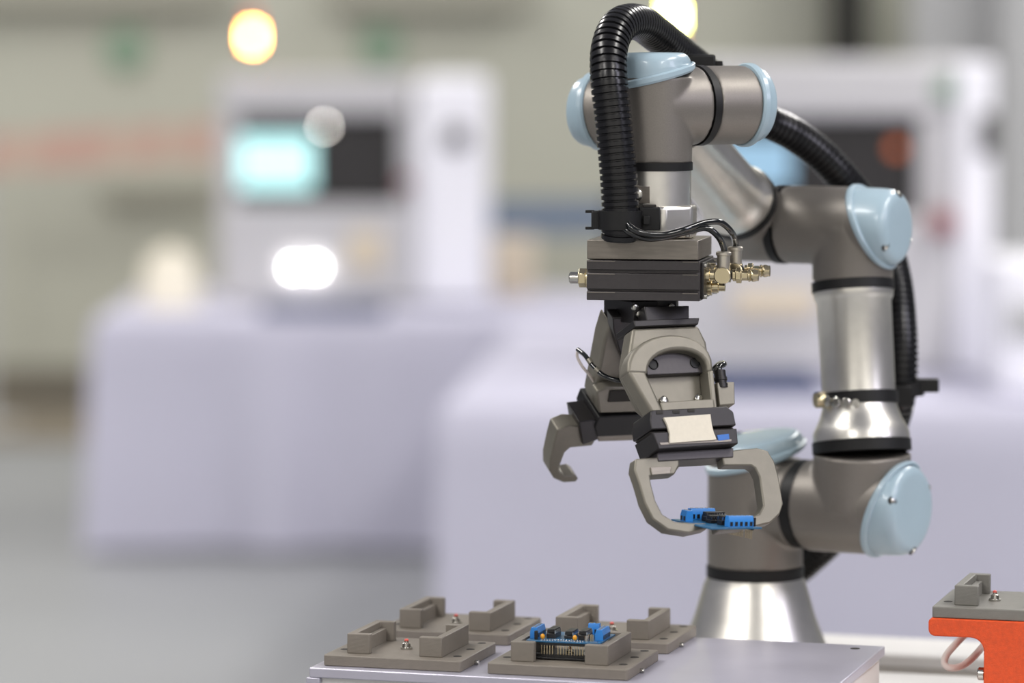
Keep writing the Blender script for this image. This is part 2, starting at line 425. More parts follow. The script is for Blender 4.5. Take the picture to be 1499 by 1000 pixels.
# white cabinet with dark opening at the right edge
Y3 = 8.9; A = P(1462, 380, Y3); B = P(1640, 600, Y3)
t = thing('equipment_box', 'white equipment box with a grey opening at the right edge of the photo', 'machine', V((A.x, 9.6, HT)))
Y3 = 9.55; yb3 = 60 + FPX * (HC - HT) / Y3 - 2
pbox(1464, 1620, 385, yb3, Y3, .5).build('box_body', M['whiteb'], t, bevel=.02)
pbox(1474, 1560, 445, 500, Y3 - .01, .02).build('opening_panel', M['wallgrey'], t, bevel=.004)

# ---------------------------------------------------------------- robot table and aluminium box under the trays
Z0 = 1.137                                              # top of the grey coated plate
U0 = R(-16.4); Uv = V((cos(U0), sin(U0), 0)); Vv = V((-sin(U0), cos(U0), 0))
F1 = PZ(508, 956.5, Z0 + .010)                              # foot of the front-left post of the first nest

def LF(o): return frame(o, Uv, Vv, (0, 0, 1))
B0 = F1 - V((0, 0, .010)); B0.z = Z0
TZ = 1.070                                              # white robot table
t = thing('robot_table', 'white work table carrying the robot arm, with a grey channel along its side', 'table', V((.2, 3.4, 0)))
FR = LF(V((F1.x, F1.y, 0)))
def uvz(px, py, z=TZ): q = FR.inverted() @ PZ(px, py, z); return q.x, q.y
vb, vc, vd = uvz(1300, 932)[1], uvz(1300, 957)[1], uvz(1300, 984)[1]
ul = .27; ur = 1.35
m = MB(); m.box(((ul + ur) / 2, (vb + vc) / 2, TZ - .02), (ur - ul, vb - vc, .04), FR); m.build('back_rail', M['trayside'], t, bevel=.003)
m = MB(); m.box(((ul + ur) / 2, (vc + vd) / 2, TZ - .028), (ur - ul, vc - vd - .001, .03), FR); m.build('channel', M['plate'], t, bevel=.001)
m = MB(); m.box(((ul + ur) / 2, (vd - .04) / 2, TZ - .02), (ur - ul, vd + .04, .04), FR); m.build('table_top', M['trayside'], t, bevel=.003)
m = MB(); m.box((ul - .13, .09, TZ - .02), (.26, .20, .04), FR); m.build('front_shelf', M['trayside'], t, bevel=.003)
for a in (ul + .04, ur - .04):
    for b in (0, vb - .05):
        m = MB(); m.box((a, b, (TZ - .044) / 2), (.06, .06, TZ - .044), FR); m.build('leg', M['alu2'], t, bevel=.003)
u0, u1, v0, v1 = -.027, .449, -.027, .237
t = thing('aluminium_box', 'grey topped metal box carrying four printed board nests, in front of the robot base', 'box', FR @ V((.2, .1, TZ)))
m = MB(); m.box(((u0 + u1) / 2, (v0 + v1) / 2, Z0 - .0045), (u1 - u0, v1 - v0, .009), FR); m.build('top_plate', M['traytop'], t, bevel=.0012)
m = MB(); m.box(((u0 + u1) / 2, (v0 + v1) / 2, (Z0 - .009 + TZ) / 2), (u1 - u0 - .008, v1 - v0 - .012, Z0 - .009 - TZ), FR); m.build('box_body', M['trayside'], t, bevel=.001)
m = MB(); m.box((u0 + .0035, (v0 + v1) / 2, Z0 - .014), (.013, v1 - v0 + .0, .0100), FR); m.build('side_lip', M['traytop'], t, bevel=.001)
for a, b in ((.425, .215), (.425, -.008), (.205, .222)):
    c = FR @ V((a, b, Z0)); q = MB().cyl(c + V((0, 0, -.001)), c + V((0, 0, .0002)), .0045, n=20).build('screw_hole', M['hole'], t)
c = FR @ V((u1 - .004, .06, Z0 - .034)); MB().rev([(0, .007), (.0015, .007), (.004, .0055), (.0052, .003), (.0054, .0005)], axis_frame(c, Uv), 20).build('dome_screw', M['steel'], t)

# ---- printed nests
def make_nest(label, mt):
    t = thing('board_nest', label, 'fixture', (0, 0, 0), 'printed circuit board nests')
    Rm = LF(V((0, 0, 0)))
    def rr(x0, x1, y0, y1, r, n=4):
        p = []
        for cx, cy, a in ((x1 - r, y1 - r, 0), (x0 + r, y1 - r, 90), (x0 + r, y0 + r, 180), (x1 - r, y0 + r, 270)):
            for k in range(n + 1): p.append((cx + r * cos(R(a + 90 * k / n)), cy + r * sin(R(a + 90 * k / n))))
        return p
    m = MB(); m.prism(rr(-.018, .112, -.014, .098, .003), 0, .010, Rm); m.build('base_plate', mt, t, bevel=.0009)
    W, D, h = .090, .083, .028
    Lp = [(0, 0), (.0215, 0), (.0215, .008), (.007, .008), (.007, D - .008), (.0200, D - .008), (.0200, D), (0, D)]
    m = MB(); m.prism(Lp, .0099, h, Rm); m.build('corner_wall', mt, t, bevel=.0008)
    m = MB(); m.prism([(W - x, y) for x, y in Lp], .0099, h, Rm); m.build('corner_wall', mt, t, bevel=.0008)
    for a in (.0075, W - .0075 - .006):
        m = MB(); m.box((a + .003, D / 2, .0160), (.006, D - .020, .0125), Rm); m.build('support_ledge', mt, t, bevel=.0006)
    for a, b in ((-.009, .020), (-.009, .078), (.101, .012), (.101, .052), (.101, .088)):
        c = Rm @ V((a, b, .0098)); MB().cyl(c, c + V((0, 0, .00035)), .0040, n=18).build('screw_hole', M['hole'], t)
    c = Rm @ V((.045, .036, .0099))
    s = MB().rev([(0, .0055), (.002, .0055), (.0022, .0040), (.0055, .0036), (.0062, .0020), (.009, .0018), (.0092, .0005)], Matrix.Translation(c), 14).build('locating_screw', M['steel'], t)
    MB().rev([(.0076, .0019), (.0092, .0019), (.0098, .0008)], Matrix.Translation(c), 12).build('screw_tip', M['red'], s)
    c = Rm @ V((.1115, .030, .002)); MB().cyl(c, c + Rm.to_3x3() @ V((.004, 0, 0)), .0022, n=12).build('side_screw', M['steel'], t)
    return t
S = .1545
nest = make_nest('empty printed grey nest at the front left corner of the metal box', M['print'])
spots = [(0, 0, None), (S, 0, 'printed grey nest holding the small blue circuit board'),
         (0, S * .985, 'empty printed grey nest at the back left of the metal box'),
         (S, S * .955, 'empty printed grey nest behind the one with the blue circuit board')]
for i, (a, b, lb) in enumerate(spots):
    o = nest if i == 0 else copy_tree(nest)
    p = FR @ V((a, b, Z0 + .0001)); o.location = p
    if lb: o['label'] = lb
N2 = FR @ V((S, 0, Z0 + .0001))

# ---- circuit board
def make_board(label, full=True):
    t = thing('circuit_board', label, 'circuit board', (0, 0, 0), 'small blue circuit boards')
    G = I4
    bx, by = .0686, .0533
    m = MB(); m.box((0, 0, .0008), (bx, by, .0016)); m.build('board', M['board'], t, bevel=.0003)
    # terminal blocks
    def term(x, y, n, along, nm='terminal_block'):
        L = n * .0051; Mx = Matrix.Translation((x, y, .0016)) @ Matrix.Rotation(0 if along == 'y' else -pi / 2, 4, 'Z')
        m = MB(); m.prism([(-.0038, 0), (.0038, 0), (.0038, .0055), (.0026, .0100), (-.0026, .0100), (-.0038, .0060)], -L / 2, L / 2, Mx @ frame((0, 0, 0), (1, 0, 0), (0, 0, 1), (0, -1, 0)))
        b = m.build(nm, M['terminal'], t, bevel=.0003)
        for k in range(n):
            yy = -L / 2 + .00255 + k * .0051
            for sx in (-1, 1):
                m = MB(); m.box((sx * .0038, yy, .0030), (.0005, .0028, .0038), Mx); m.build('wire_opening', M['chip'], b, smooth=0)
            m = MB(); m.cyl(Mx @ V((0, yy, .0098)), Mx @ V((0, yy, .0103)), .0016, n=10); m.build('terminal_screw', M['steel'], b)
    term(-.0295, -.0055, 5, 'y'); term(.0300, -.002, 5, 'y'); term(.016, .0215, 2, 'x')
    def chip(x, y, L, sock=.0045):
        m = MB(); m.box((x, y, .0016 + sock / 2), (.0080, L, sock)); b = m.build('chip_socket', M['chip'], t, bevel=.0003)
        m = MB(); m.box((x, y, .0018 + sock + .0021), (.0066, L - .001, .0034)); m.build('chip', M['chip'], b, bevel=.0004)
        n = int(L / .00254)
        for sx in (-1, 1):
            for k in range(n):
                m = MB(); m.box((x + sx * .0038, y - L / 2 + .0013 + k * .00254, .0016 + sock + .0014), (.0004, .0011, .0030)); m.build('chip_leg', M['solder'], b, smooth=0)
    chip(-.0150, -.004, .0205); chip(.0010, -.002, .0205, .003); chip(.0150, -.006, .0205)
    for x, y in ((-.0205, -.0215), (.0095, -.0215)):
        m = MB(); m.ball((x, y, .0045), .0021, 12, 1.2); m.cyl((x, y, .0016), (x, y, .0040), .0005, n=8); m.build('yellow_capacitor', M['yellow'], t)
    m = MB(); m.cyl((.0200, -.0200, .0016), (.0200, -.0200, .0070), .0021, n=16); m.build('capacitor', M['steel'], t)
    m = MB(); m.box((-.0262, -.0225, .0055), (.0028, .0035, .0080)); m.build('pin_jumper', M['chip'], t, bevel=.0003)
    for k in range(5):
        m = MB(); m.box((.0235 + .002 * (k % 3) - .002, -.0185 + .003 * (k // 3), .0045), (.0007, .0007, .006)); m.build('upright_pin', M['gold'], t, smooth=0)
    # solder joints along the front edge and pins below
    hd = MB(); hd.box((-.0015, -.0247, -.0013), (.0420, .0026, .0024)); hb = hd.build('pin_header', M['chip'], t, bevel=.0002)
    pins = [k for k in range(16) if k not in (5,)]
    for k in pins:
        x = -.0205 + k * .00254
        m = MB(); m.box((x, -.0247, -.0065), (.00062, .00062, .0085)); m.build('pin', M['gold'], hb, smooth=0)
        m = MB(); m.rev([(0, .0010), (.0005, .0008), (.0012, .0003)], Matrix.Translation((x, -.0247, .0016)), 8); m.build('solder_joint', M['solder'], hb)
    for k in range(12):
        x = -.0140 + k * .00254
        m = MB(); m.rev([(0, .0010), (.0004, .0008), (.0008, .0003)], Matrix.Translation((x, -.0205, .0016)), 8); m.build('solder_joint', M['solder'], hb)
    m = MB(); m.cyl((.0290, -.0225, .0016), (.0290, -.0225, .0022), .0022, n=16); m.build('mounting_ring', M['solder'], t)
    return t
brd = make_board('small blue circuit board sitting in the front right printed nest')
# socket board below, black, seen through the front opening of the nest
m = MB(); m.box((0, 0, -.0145), (.0655, .0500, .0016)); lo = m.build('lower_board', M['chip'], brd, bevel=.0003)
m = MB(); m.box((-.0015, -.0225, -.0120), (.0560, .0030, .0034)); m.build('socket_strip', M['chip'], lo, bevel=.0003)
m = MB(); m.box((.021, -.0190, -.0105), (.006, .008, .005)); m.build('connector', M['steel'], lo, bevel=.0004)
brd2 = copy_tree(brd)
brd2['label'] = 'small blue circuit board held horizontally by the gripper jaws'
for ch in list(brd2.children):
    if ch.name.startswith('lower_board'):
        for g in list(ch.children): bpy.data.objects.remove(g)
        bpy.data.objects.remove(ch)
brd.location = N2 + Uv * .0450 + Vv * .0400 + V((0, 0, .0262)); brd.rotation_euler.z = U0

# ---- orange stand with its own nest
NZ = P(1397, 886, 3.30)
o = copy_tree(nest); o['label'] = 'dark grey printed nest on top of the orange stand'; o.location = NZ - V((0, 0, .010))
for ch in list(o.children):
    if ch.name.startswith(('base_plate', 'corner_wall', 'support_ledge')):
        ch.data = ch.data.copy(); ch.data.materials[0] = M['print2']
    if ch.name.startswith('locating_screw'): ch.location -= Uv * .014
def onplane(o, n):
    o = V(o); n = V(n)
    def f(px, py):
        d = ray(px, py); return CAM + d * ((o - CAM).dot(n) / d.dot(n))
    return f
FO = LF(NZ - V((0, 0, .010))); inv = FO.inverted()
fp = onplane(FO @ V((0, -.016, 0)), Vv)
def oz(px, py): q = inv @ fp(px, py); return (q.x, q.z)
def arc(c, r, a0, a1, n=6): return [(c[0] + r * cos(R(a0 + (a1 - a0) * k / n)), c[1] + r * sin(R(a0 + (a1 - a0) * k / n))) for k in range(n + 1)]
x0 = oz(1359, 903)[0]; zt = -.0002; zb = oz(1359, 931)[1]; xs = oz(1440, 960)[0]; r1 = .004
SH = NZ.z - .010 - TZ - .0005
poly = [(x0 + .17, zt)] + arc((x0 + r1, zt - r1), r1, 90, 180) + arc((x0 + .006, zb + .006), .006, 180, 270) + arc((xs - .012, zb - .012), .012, 90, 0) + [(xs, -SH), (xs + .07, -SH), (xs + .07, zb), (x0 + .17, zb)]
t = thing('orange_stand', 'bright orange printed T-shaped stand at the right edge of the photo', 'stand', FO @ V((.08, .04, -.05)))
m = MB(); m.prism(poly, -.10, .016, FO @ frame((0, 0, 0), (1, 0, 0), (0, 0, 1), (0, -1, 0))); m.build('stand_body', M['orange'], t, bevel=.0012)
c = FO @ V((xs, -.004, oz(1440, 990)[1])); m = MB(); m.rev([(0, .0045), (.001, .0045), (.0015, .006), (.006, .006), (.007, .005)], axis_frame(c, -Uv), 18); m.build('bolt', M['steel'], t)
path = spline([P(x, y, Y) for x, y, Y in ((1420, 922, 3.40), (1400, 942, 3.385), (1385, 960, 3.38), (1383, 973, 3.375), (1393, 978, 3.37), (1410, 974, 3.375), (1425, 962, 3.385), (1440, 945, 3.40), (1455, 925, 3.41))], .003)
m = MB(); m.tube(path, .0034, 12)
tag(m.build('white_cable', M['cablew'], None), 'short white cable looping out beneath the orange stand', 'cable')

# ================================================================ robot arm
E = V((cos(R(-30)), sin(R(-30)), 0))                     # axis of the shoulder, elbow and first wrist joint
BX = P(1105, 900, 3.645)
rt = thing('robot', 'grey six-joint robot arm with pale blue caps, black hose and double gripper', 'robot', V((BX.x, BX.y, TZ)))
def vz(c): return Matrix.Translation(c)
def hcyl(m, a, b, r, n=56): return m.cyl(a, b, r, n=n)
# base column
zb0 = TZ; zr = P(1105, 834, 3.645).z
prof = [(.0005, .088), (.010, .088), (.012, .080), (.03, .0715), (.06, .060), (.09, .0515), (zr - TZ - .006, .0475), (zr - TZ - .004, .0475)]
base = MB().rev(prof, vz((BX.x, BX.y, TZ)), 64).build('base', M['alu'], rt, smooth=50)
for k in range(4):
    a = R(45 + 90 * k); c = V((BX.x + .083 * cos(a), BX.y + .083 * sin(a), TZ + .010))
    MB().cyl(c, c + V((0, 0, .004)), .0035, n=12).build('base_bolt', M['steel'], base)
MB().rev([(-.0065, .0485), (.0045, .0485)], vz((BX.x, BX.y, zr)), 64).build('joint_ring', M['rubber'], rt)
SHC = P(1262, 742, 3.575)                               # shoulder centre
SHC = V((SHC.x, SHC.y, SHC.z))
# shoulder pan housing: upright cylinder with a side outlet towards the shoulder joint
pz0 = zr + .004; pz1 = P(1105, 672, 3.645).z
cB = V((BX.x, BX.y, SHC.z - .002))
d = (SHC - cB); d.z = 0; ES = d.normalized()
m = MB(); m.cyl((BX.x, BX.y, pz0), (BX.x, BX.y, pz1), .0475, n=64); m.cyl(cB - ES * .01, cB + ES * .052, .0435, n=64)
m.build('pan_joint_housing', M['housing'], rt, remesh=.0016)
def cap(c, a, r, L, shear, phi_vec, name='joint_cap', screws=(40, 160, 290), parent=rt, thick=None):
    """leaning rimmed cap: c = rim centre on the axis, a = outward axis, L = length to the face"""
    F = axis_frame(c, a); loc = F.inverted().to_3x3() @ V(phi_vec); phi = math.atan2(loc.y, loc.x)
    pr = [(-.002, r + .0012, shear), (0, r + .0026, shear), (.004, r + .0026, shear), (.0052, r + .0012, shear * .98), (.0055, r - .0004, shear * .97)]
    rf = .011 if L > .02 else .007
    q0 = .0055
    n = 8
    for k in range(1, 4):
        f = k / 4; pr.append((q0 + (L - rf - q0) * f, r - .0004 - .0006 * f, shear * (.97 - .85 * f * (1 if L > .02 else .5))))
    sh0 = shear * (.12 if L > .02 else .5)
    for k in range(0, 7):
        t = R(90 * k / 6); pr.append((L - rf + rf * sin(t), r - .0014 - rf * (1 - cos(t)), sh0 * (1 - k / 6) if L > .02 else sh0))
    pr.append((L + .0003, (r - rf) * .5, 0 if L > .02 else sh0 * .5)); pr.append((L + .0003, .0005, 0))
    o = MB().rev(pr, F, 72, phi).build(name, M['cap'], parent, smooth=32)
    for s in screws:
        t = R(s); rr = r - rf * .62; sh = 0 if L > .02 else sh0 * cos(t - phi)
        p = F @ V((rr * cos(t), rr * sin(t), L - rf * .40 + sh))
        nrm = (F.to_3x3() @ V((cos(t) * .55, sin(t) * .55, .83))).normalized()
        MB().cyl(p - nrm * .004, p + nrm * .0022, .0046, n=16).build('screw_recess', M['hole'], o)
        MB().rev([(0, .0026), (.0012, .0024), (.0016, .001)], axis_frame(p + nrm * .002, nrm), 12).build('cap_screw', M['steel'], o)
    return o
ctop = P(1105, 669, 3.645)
cap(V((BX.x, BX.y, ctop.z)), V((0, 0, 1)), .0475, .020, .0145, V((1, .3, 0)), screws=(200,))
# ring between pan housing and shoulder joint
def ring(c, a, r, w, name='joint_ring', mt='rubber'):
    a = V(a).normalized(); return MB().rev([(-w / 2, r), (w / 2, r)], axis_frame(c, a), 64).build(name, M[mt], rt)
cR = cB + ES * .0585; ring(cR, ES, .0440, .012)
# shoulder housing
def onaxis(c, a, px):          # point of the axis seen at column px
    a = V(a).normalized(); lo, hi = -.5, .5
    f = lambda t: (lambda q: (q.x / (q.y * cos(TH) - (q.z - HC) * sin(TH))) * FPX + 749.5)(c + a * t)
    for _ in range(50):
        mid = (lo + hi) / 2
        if f(mid) < px: lo = mid
        else: hi = mid
    return c + a * lo
TB = P(1261, 645, 3.575); TT = P(1249, 427, 3.60)
up = (TT - TB).normalized()
s0 = cB + ES * .0645; s1 = onaxis(SHC, ES, 1290)
m = MB(); m.cyl(s0, s1, .0455, n=64); m.cyl(SHC, TB - up * .012, .0475, n=64)
m.build('shoulder_joint_housing', M['housing'], rt, remesh=.0016)
rimc = onaxis(SHC, ES, 1303); face = onaxis(SHC, ES, 1338)
# housing tip under the leaning rim
MB().rev([(-.02, .0452, 0), (-.001, .0452, .016)], axis_frame(rimc, ES), 64, 0).build('housing_end', M['housing'], rt)
cap(rimc, ES, .0455, (face - rimc).length, .016, V((0, 0, 1)), screws=(70, 300, 185))
ring(TB - up * .006, up, .0483, .011)
# upper arm tube
L = (TT - TB).length; F = axis_frame(TB, up)
pr = [(0, .0475), (.008, .0470), (.014, .0440), (.022, .0400), (.032, .0368), (.045, .0358), (L - .010, .0366), (L - .007, .0385), (L - .001, .0395), (L, .0395)]
MB().rev(pr, F, 72).build('upper_arm_tube', M['alu'], rt, smooth=40)
# clamp band
cb = F @ V((0, 0, .041))
cl = MB().rev([(-.006, .0372), (-.006, .0382), (.006, .0382), (.006, .0372)], axis_frame(cb, up), 64, c0=False, c1=False).build('clamp_band', M['rubber'], rt)
sid = lambda ang: V((cos(R(ang)), sin(R(ang)), 0))
p = cb + sid(200) * .041; a1 = sid(290)
MB().rev([(-.006, .007), (-.004, .0078), (.004, .0078), (.006, .007)], axis_frame(p, sid(195)), 14).build('clamp_screw', M['brass'], cl)
for k, an in enumerate((215, 232, 247, 260)):
    MB().rev([(0, .0058 - .0006 * k), (.0035, .0058 - .0006 * k), (.0045, .0038)], axis_frame(cb + sid(an) * .0378, sid(an)), 6 if k == 0 else 12).build('band_link', M['steel'], cl)
# elbow
ELC = P(1249, 331, 3.60); s0 = onaxis(ELC, E, 1153); s1 = onaxis(ELC, E, 1262)
ring(TT + up * .005, up, .0405, .010)
m = MB(); m.cyl(s0, s1, .0385, n=64); m.cyl(ELC, TT + up * .010, .0395, n=64)
m.build('elbow_joint_housing', M['housing'], rt, remesh=.0015)
rimc = onaxis(ELC, E, 1275); face = onaxis(ELC, E, 1318)
MB().rev([(-.02, .0382, 0), (-.001, .0382, -.018)], axis_frame(rimc, E), 64, 0).build('housing_end', M['housing'], rt)
cap(rimc, E, .0385, (face - rimc).length, -.018, V((0, 0, 1)), screws=(-5, 123, 243))
rc = onaxis(ELC, E, 1146); ring(rc, E, .0392, .0085)
# forearm root housing
FAC = onaxis(ELC, E, 1108)
WR1 = P(940, 158, 3.475)
fd = (WR1 - FAC); fd = (fd - E * fd.dot(E)).normalized()
fr = FAC + fd * .040
m = MB(); m.cyl(onaxis(ELC, E, 1143), FAC - E * .024, .0378, n=64); m.cyl(FAC, fr, .0378, n=64)
m.build('forearm_root_housing', M['housing'], rt, remesh=.0015)
ring(fr + fd * .004, fd, .0385, .009)
FL = (WR1 - fr).dot(fd) - .038
MB().rev([(.008, .0375), (.014, .0375), (.022, .035), (.034, .0325), (FL - .02, .0310), (FL, .033)], axis_frame(fr, fd), 64).build('forearm_tube', M['alu'], rt, smooth=40)
# first wrist joint
wc = fr + fd * (FL + .030)
m = MB(); m.cyl(onaxis(wc, E, 874), onaxis(wc, E, 1012), .0345, n=56); m.cyl(wc, fr + fd * (FL + .002), .0345, n=56)
m.build('wrist_joint_housing', M['housing'], rt, remesh=.0015)
rc = onaxis(wc, E, 877)
cap(rc, -E, .0345, .022, .004, V((0, 0, 1)), screws=(60,))
# second wrist joint: short cylinder to the right
E2 = V((cos(R(29)), sin(R(29)), 0))
TC = P(956, 155, 3.385)                                  # tool joint axis
w0 = onaxis(TC, E2, 1022); w1 = onaxis(TC, E2, 1088)
m = MB(); m.cyl(w0 + E2 * .004, w1, .0365, n=64); mid = (w0 + w1) / 2; m.cyl(mid, mid + V((-.49, .87, 0)) * .045, .033, n=48)
m.build('wrist_joint_housing', M['housing'], rt, remesh=.0015)
ring(w0, E2, .0372, .007)
wcap = cap(w1 + E2 * .001, E2, .0365, .017, .002, V((0, 0, 1)), screws=(250,))
for k in range(5):
    a = R(70 - k * 22); F = axis_frame(w0 - E2 * .0036, E2); p = F @ V((.0372 * cos(a), -.0372 * sin(a), 0))
# tool joint housing
zc = lambda py: P(956, py, 3.385).z
X0, Y0 = TC.x, TC.y; r = .0360
m = MB(); m.cyl((X0, Y0, zc(238)), (X0, Y0, zc(112)), r, n=64); m.cyl(TC, w0 - E2 * .004, .0365, n=64)
m.build('tool_joint_housing', M['housing'], rt, remesh=.0014)
cap(V((X0, Y0, zc(113))), V((0, 0, 1)), r, .0225, .0095, V((1, .35, 0)), screws=(215,))
ring(V((X0, Y0, zc(243))), (0, 0, 1), r + .0006, .0075)
fl = MB().rev([(0, .0352), (zc(247) - zc(304), .0352)], vz((X0, Y0, zc(304))), 72).build('tool_flange', M['alu'], rt)
# recess and screw on the flange
YW = R(-10.6); Tx = V((cos(YW), sin(YW), 0)); Ty = V((-sin(YW), cos(YW), 0))
TF = frame((X0, Y0, 0), Tx, Ty, (0, 0, 1))
m = MB(); m.box((-.0085, -.0335, zc(283)), (.024, .0035, zc(269) - zc(297)), TF); m.build('flange_recess', M['plate'], fl, bevel=.0015)
MB().rev([(0, .0065), (.002, .0065), (.003, .005), (.0035, .0015)], axis_frame(TF @ V((-.0105, -.0352, zc(283))), -Ty), 20).build('flange_screw', M['steel'], fl)
# adapter block (eight flats)
oc = [(.0435 * cos(R(22.5 + 45 * k)) * .97, .0435 * sin(R(22.5 + 45 * k)) * .92) for k in range(8)]
m = MB(); m.prism(oc, zc(347), zc(300), TF); ad = m.build('tool_adapter', M['alu'], rt, bevel=.003, seg=3)
for q in (-.036, .036):
    c = TF @ V((q, -.028, zc(344))); MB().cyl(c, c + V((0, 0, .006)), .0022, n=10).build('adapter_bolt', M['steel'], ad)
def tbox(x0, x1, y0, y1, p0, p1, m=None):
    m = m or MB(); return m.box(((x0 + x1) / 2, (y0 + y1) / 2, (zc(p0) + zc(p1)) / 2), (x1 - x0, y1 - y0, zc(p0) - zc(p1)), TF)
xa, xb = -.0535, .0485
tbox(xa, xb, -.046, .046, 348, 376).build('mounting_plate', M['plate'], rt, bevel=.0008)
# rotary cylinder: extruded body with grooves along both faces
Yf, Yk = -.0475, .0475; g = .004
zz = [377.5, 391, 396, 417, 421, 435]
pl = [(Yf, zc(377.5)), (Yf, zc(391)), (Yf + g, zc(391)), (Yf + g, zc(396)), (Yf, zc(396)), (Yf, zc(419)), (Yf + g, zc(419)), (Yf + g, zc(422.5)), (Yf, zc(422.5)), (Yf, zc(435)),
      (Yk, zc(435)), (Yk, zc(422.5)), (Yk - g, zc(422.5)), (Yk - g, zc(419)), (Yk, zc(419)), (Yk, zc(396)), (Yk - g, zc(396)), (Yk - g, zc(391)), (Yk, zc(391)), (Yk, zc(377.5))]
m = MB(); m.prism(pl, xa, xb + .0015, TF @ frame((0, 0, 0), (0, 1, 0), (0, 0, 1), (1, 0, 0))); rc_ = m.build('rotary_cylinder', M['darkgrey'], rt, bevel=.0005)
for a, b in ((xa + .0005, xa + .026), (xb - .014, xb)):
    for pz in (378.6, 397.2, 424):
        m = MB(); m.box(((a + b) / 2, Yf - .0001, zc(pz)), (b - a, .0006, .0006), TF); m.build('edge_highlight', M['plate'], rc_, smooth=0)  # pale strips put the edge highlights into colour
tbox(xb + .0012, xb + .004, -.040, .044, 380, 433).build('end_cover', M['black'], rc_, bevel=.0008)
for y, pz in ((-.034, 384), (.036, 384), (-.034, 429), (.036, 429)):
    c = TF @ V((xb + .004, y, zc(pz))); MB().cyl(c, c + Tx * .0025, .0026, n=12).build('cover_screw', M['steel'], rc_)
# left stop screw with nut
c = TF @ V((xa - .001, -.020, zc(406)))
st = MB().rev([(0, .0098), (.003, .0098), (.0035, .0085)], axis_frame(c, -Tx), 24).build('stop_washer', M['brass'], rt)
MB().rev([(.0035, .0090), (.0105, .0090)], axis_frame(c, -Tx), 6).build('hex_nut', M['brass'], st, bevel=.0006)
MB().rev([(.0105, .0055), (.0185, .0055), (.0195, .0045)], axis_frame(c, -Tx), 20).build('threaded_stub', M['steel'], st)
# pneumatic fittings on the right face
def fitting(y, pz, ext, pcol, q):
    c = TF @ V((xb + .004, y, zc(pz)))
    b = MB().rev([(0, .0068), (.004, .0068), (.0045, .0050), (ext - .006, .0050), (ext - .0055, .0066), (ext + .0085, .0066)], axis_frame(c, Tx), 20).build('air_fitting', M['brass'], rt)
    e = c + Tx * (ext + .002)
    MB().rev([(-.008, .0074), (-.004, .0078), (.0070, .0078)], axis_frame(e, -Ty), 24).build('elbow_body', M['rubber'], b)
    MB().rev([(.0072, .0078), (.0098, .0078), (.0104, .0070)], axis_frame(e, -Ty), 24).build('elbow_face', M['brass'], b)
    z1 = zc(pcol) - e.z
    MB().rev([(.004, .0060), (z1 - .003, .0060), (z1 - .0025, .0070), (z1, .0070), (z1 + .001, .0055)], vz(e), 20).build('push_collar', M['nickel'], b)
    f = e + Tx * .0085
    MB().rev([(0, .0055), (.003, .0055), (.0032, .0072), (.008, .0072), (.0082, .0048), (.014, .0048)], axis_frame(f, Tx), 6).build('valve_nut', M['brass'], b, bevel=.0004)
    MB().rev([(.014, .0040), (.0145, .0058), (.016, .0058), (.0165, .0048), (.018, .0058), (.0195, .0058), (.022, .0050), (.0235, .0050)], axis_frame(f, Tx), 16).build('needle_valve', M['brass'], b)
    return e + V((0, 0, z1))
e1 = fitting(-.026, 399, .0145, 366, 1)
e2 = fitting(.012, 396, .0205, 362, 2)
c = TF @ V((xb + .004, -.010, zc(417))); MB().rev([(0, .0085), (.004, .0085), (.0045, .006), (.010, .006), (.0105, .0045), (.016, .0045)], axis_frame(c, Tx), 12).build('lower_fitting', M['brass'], rt)
# hose
HY = 3.330
pth = [(907, 352, HY + .002), (908, 325, HY), (908, 300, HY), (904, 240, HY), (897, 170, HY + .002), (891, 110, HY + .006), (893, 66, HY + .02), (908, 37, HY + .045), (935, 33, HY + .085), (962, 51, HY + .13), (995, 78, HY + .18), (1045, 118, HY + .245), (1105, 168, 3.635), (1160, 196, 3.655), (1205, 230, 3.665), (1243, 272, 3.675), (1285, 330, 3.70), (1308, 400, 3.685), (1317, 470, 3.665), (1319, 540, 3.655), (1314, 590, 3.66), (1300, 640, 3.68), (1290, 700, 3.70), (1255, 745, 3.715), (1215, 790, 3.72), (1180, 822, 3.74), (1150, 850, 3.765), (1140, 890, 3.775), (1138, 930, 3.78)]
st_ = .0006
pts = spline([P(*p) for p in pth], st_)
pit = .0060; hr = .0170
rad = []
for i in range(len(pts)):
    u = (i * st_ % pit) / pit
    rad.append(hr if .28 < u < .90 else (hr - .0021 if u < .20 or u > .97 else hr - .0004))
m = MB(); m.tube(pts, hr, 20, rad); m.build('corrugated_hose', M['hose'], rt, smooth=42)
# hose clip at the tool
hc = P(908, 322, HY)
ck = MB().rev([(-.0085, hr + .0002), (-.0085, hr + .0030), (.0085, hr + .0030), (.0085, hr + .0002)], axis_frame(hc, (0, 0, 1)), 40, c0=False, c1=False).build('hose_clip', M['rubber'], rt)
m = MB(); m.box((hc.x - .0215, hc.y + .004, hc.z), (.009, .014, .016)); m.build('clip_lug', M['rubber'], ck, bevel=.001)
for q in (-.0075, .0075):
    m = MB(); m.box((hc.x - .0275, hc.y + .002, hc.z + q), (.008, .005, .0025)); m.build('clip_tab', M['rubber'], ck, bevel=.0004)
m = MB(); m.box((hc.x + .0265, hc.y + .006, hc.z + .001), (.019, .016, .021)); m.build('clip_block', M['rubber'], ck, bevel=.001)
m = MB(); m.box((hc.x + .0235, hc.y - .004, hc.z), (.006, .006, .008)); m.build('clip_latch', M['rubber'], ck, bevel=.0006)
m = MB(); m.box((hc.x + .0265, hc.y + .006, hc.z + .0125), (.012, .010, .002)); m.build('clip_notch', M['hole'], ck, bevel=.0003)
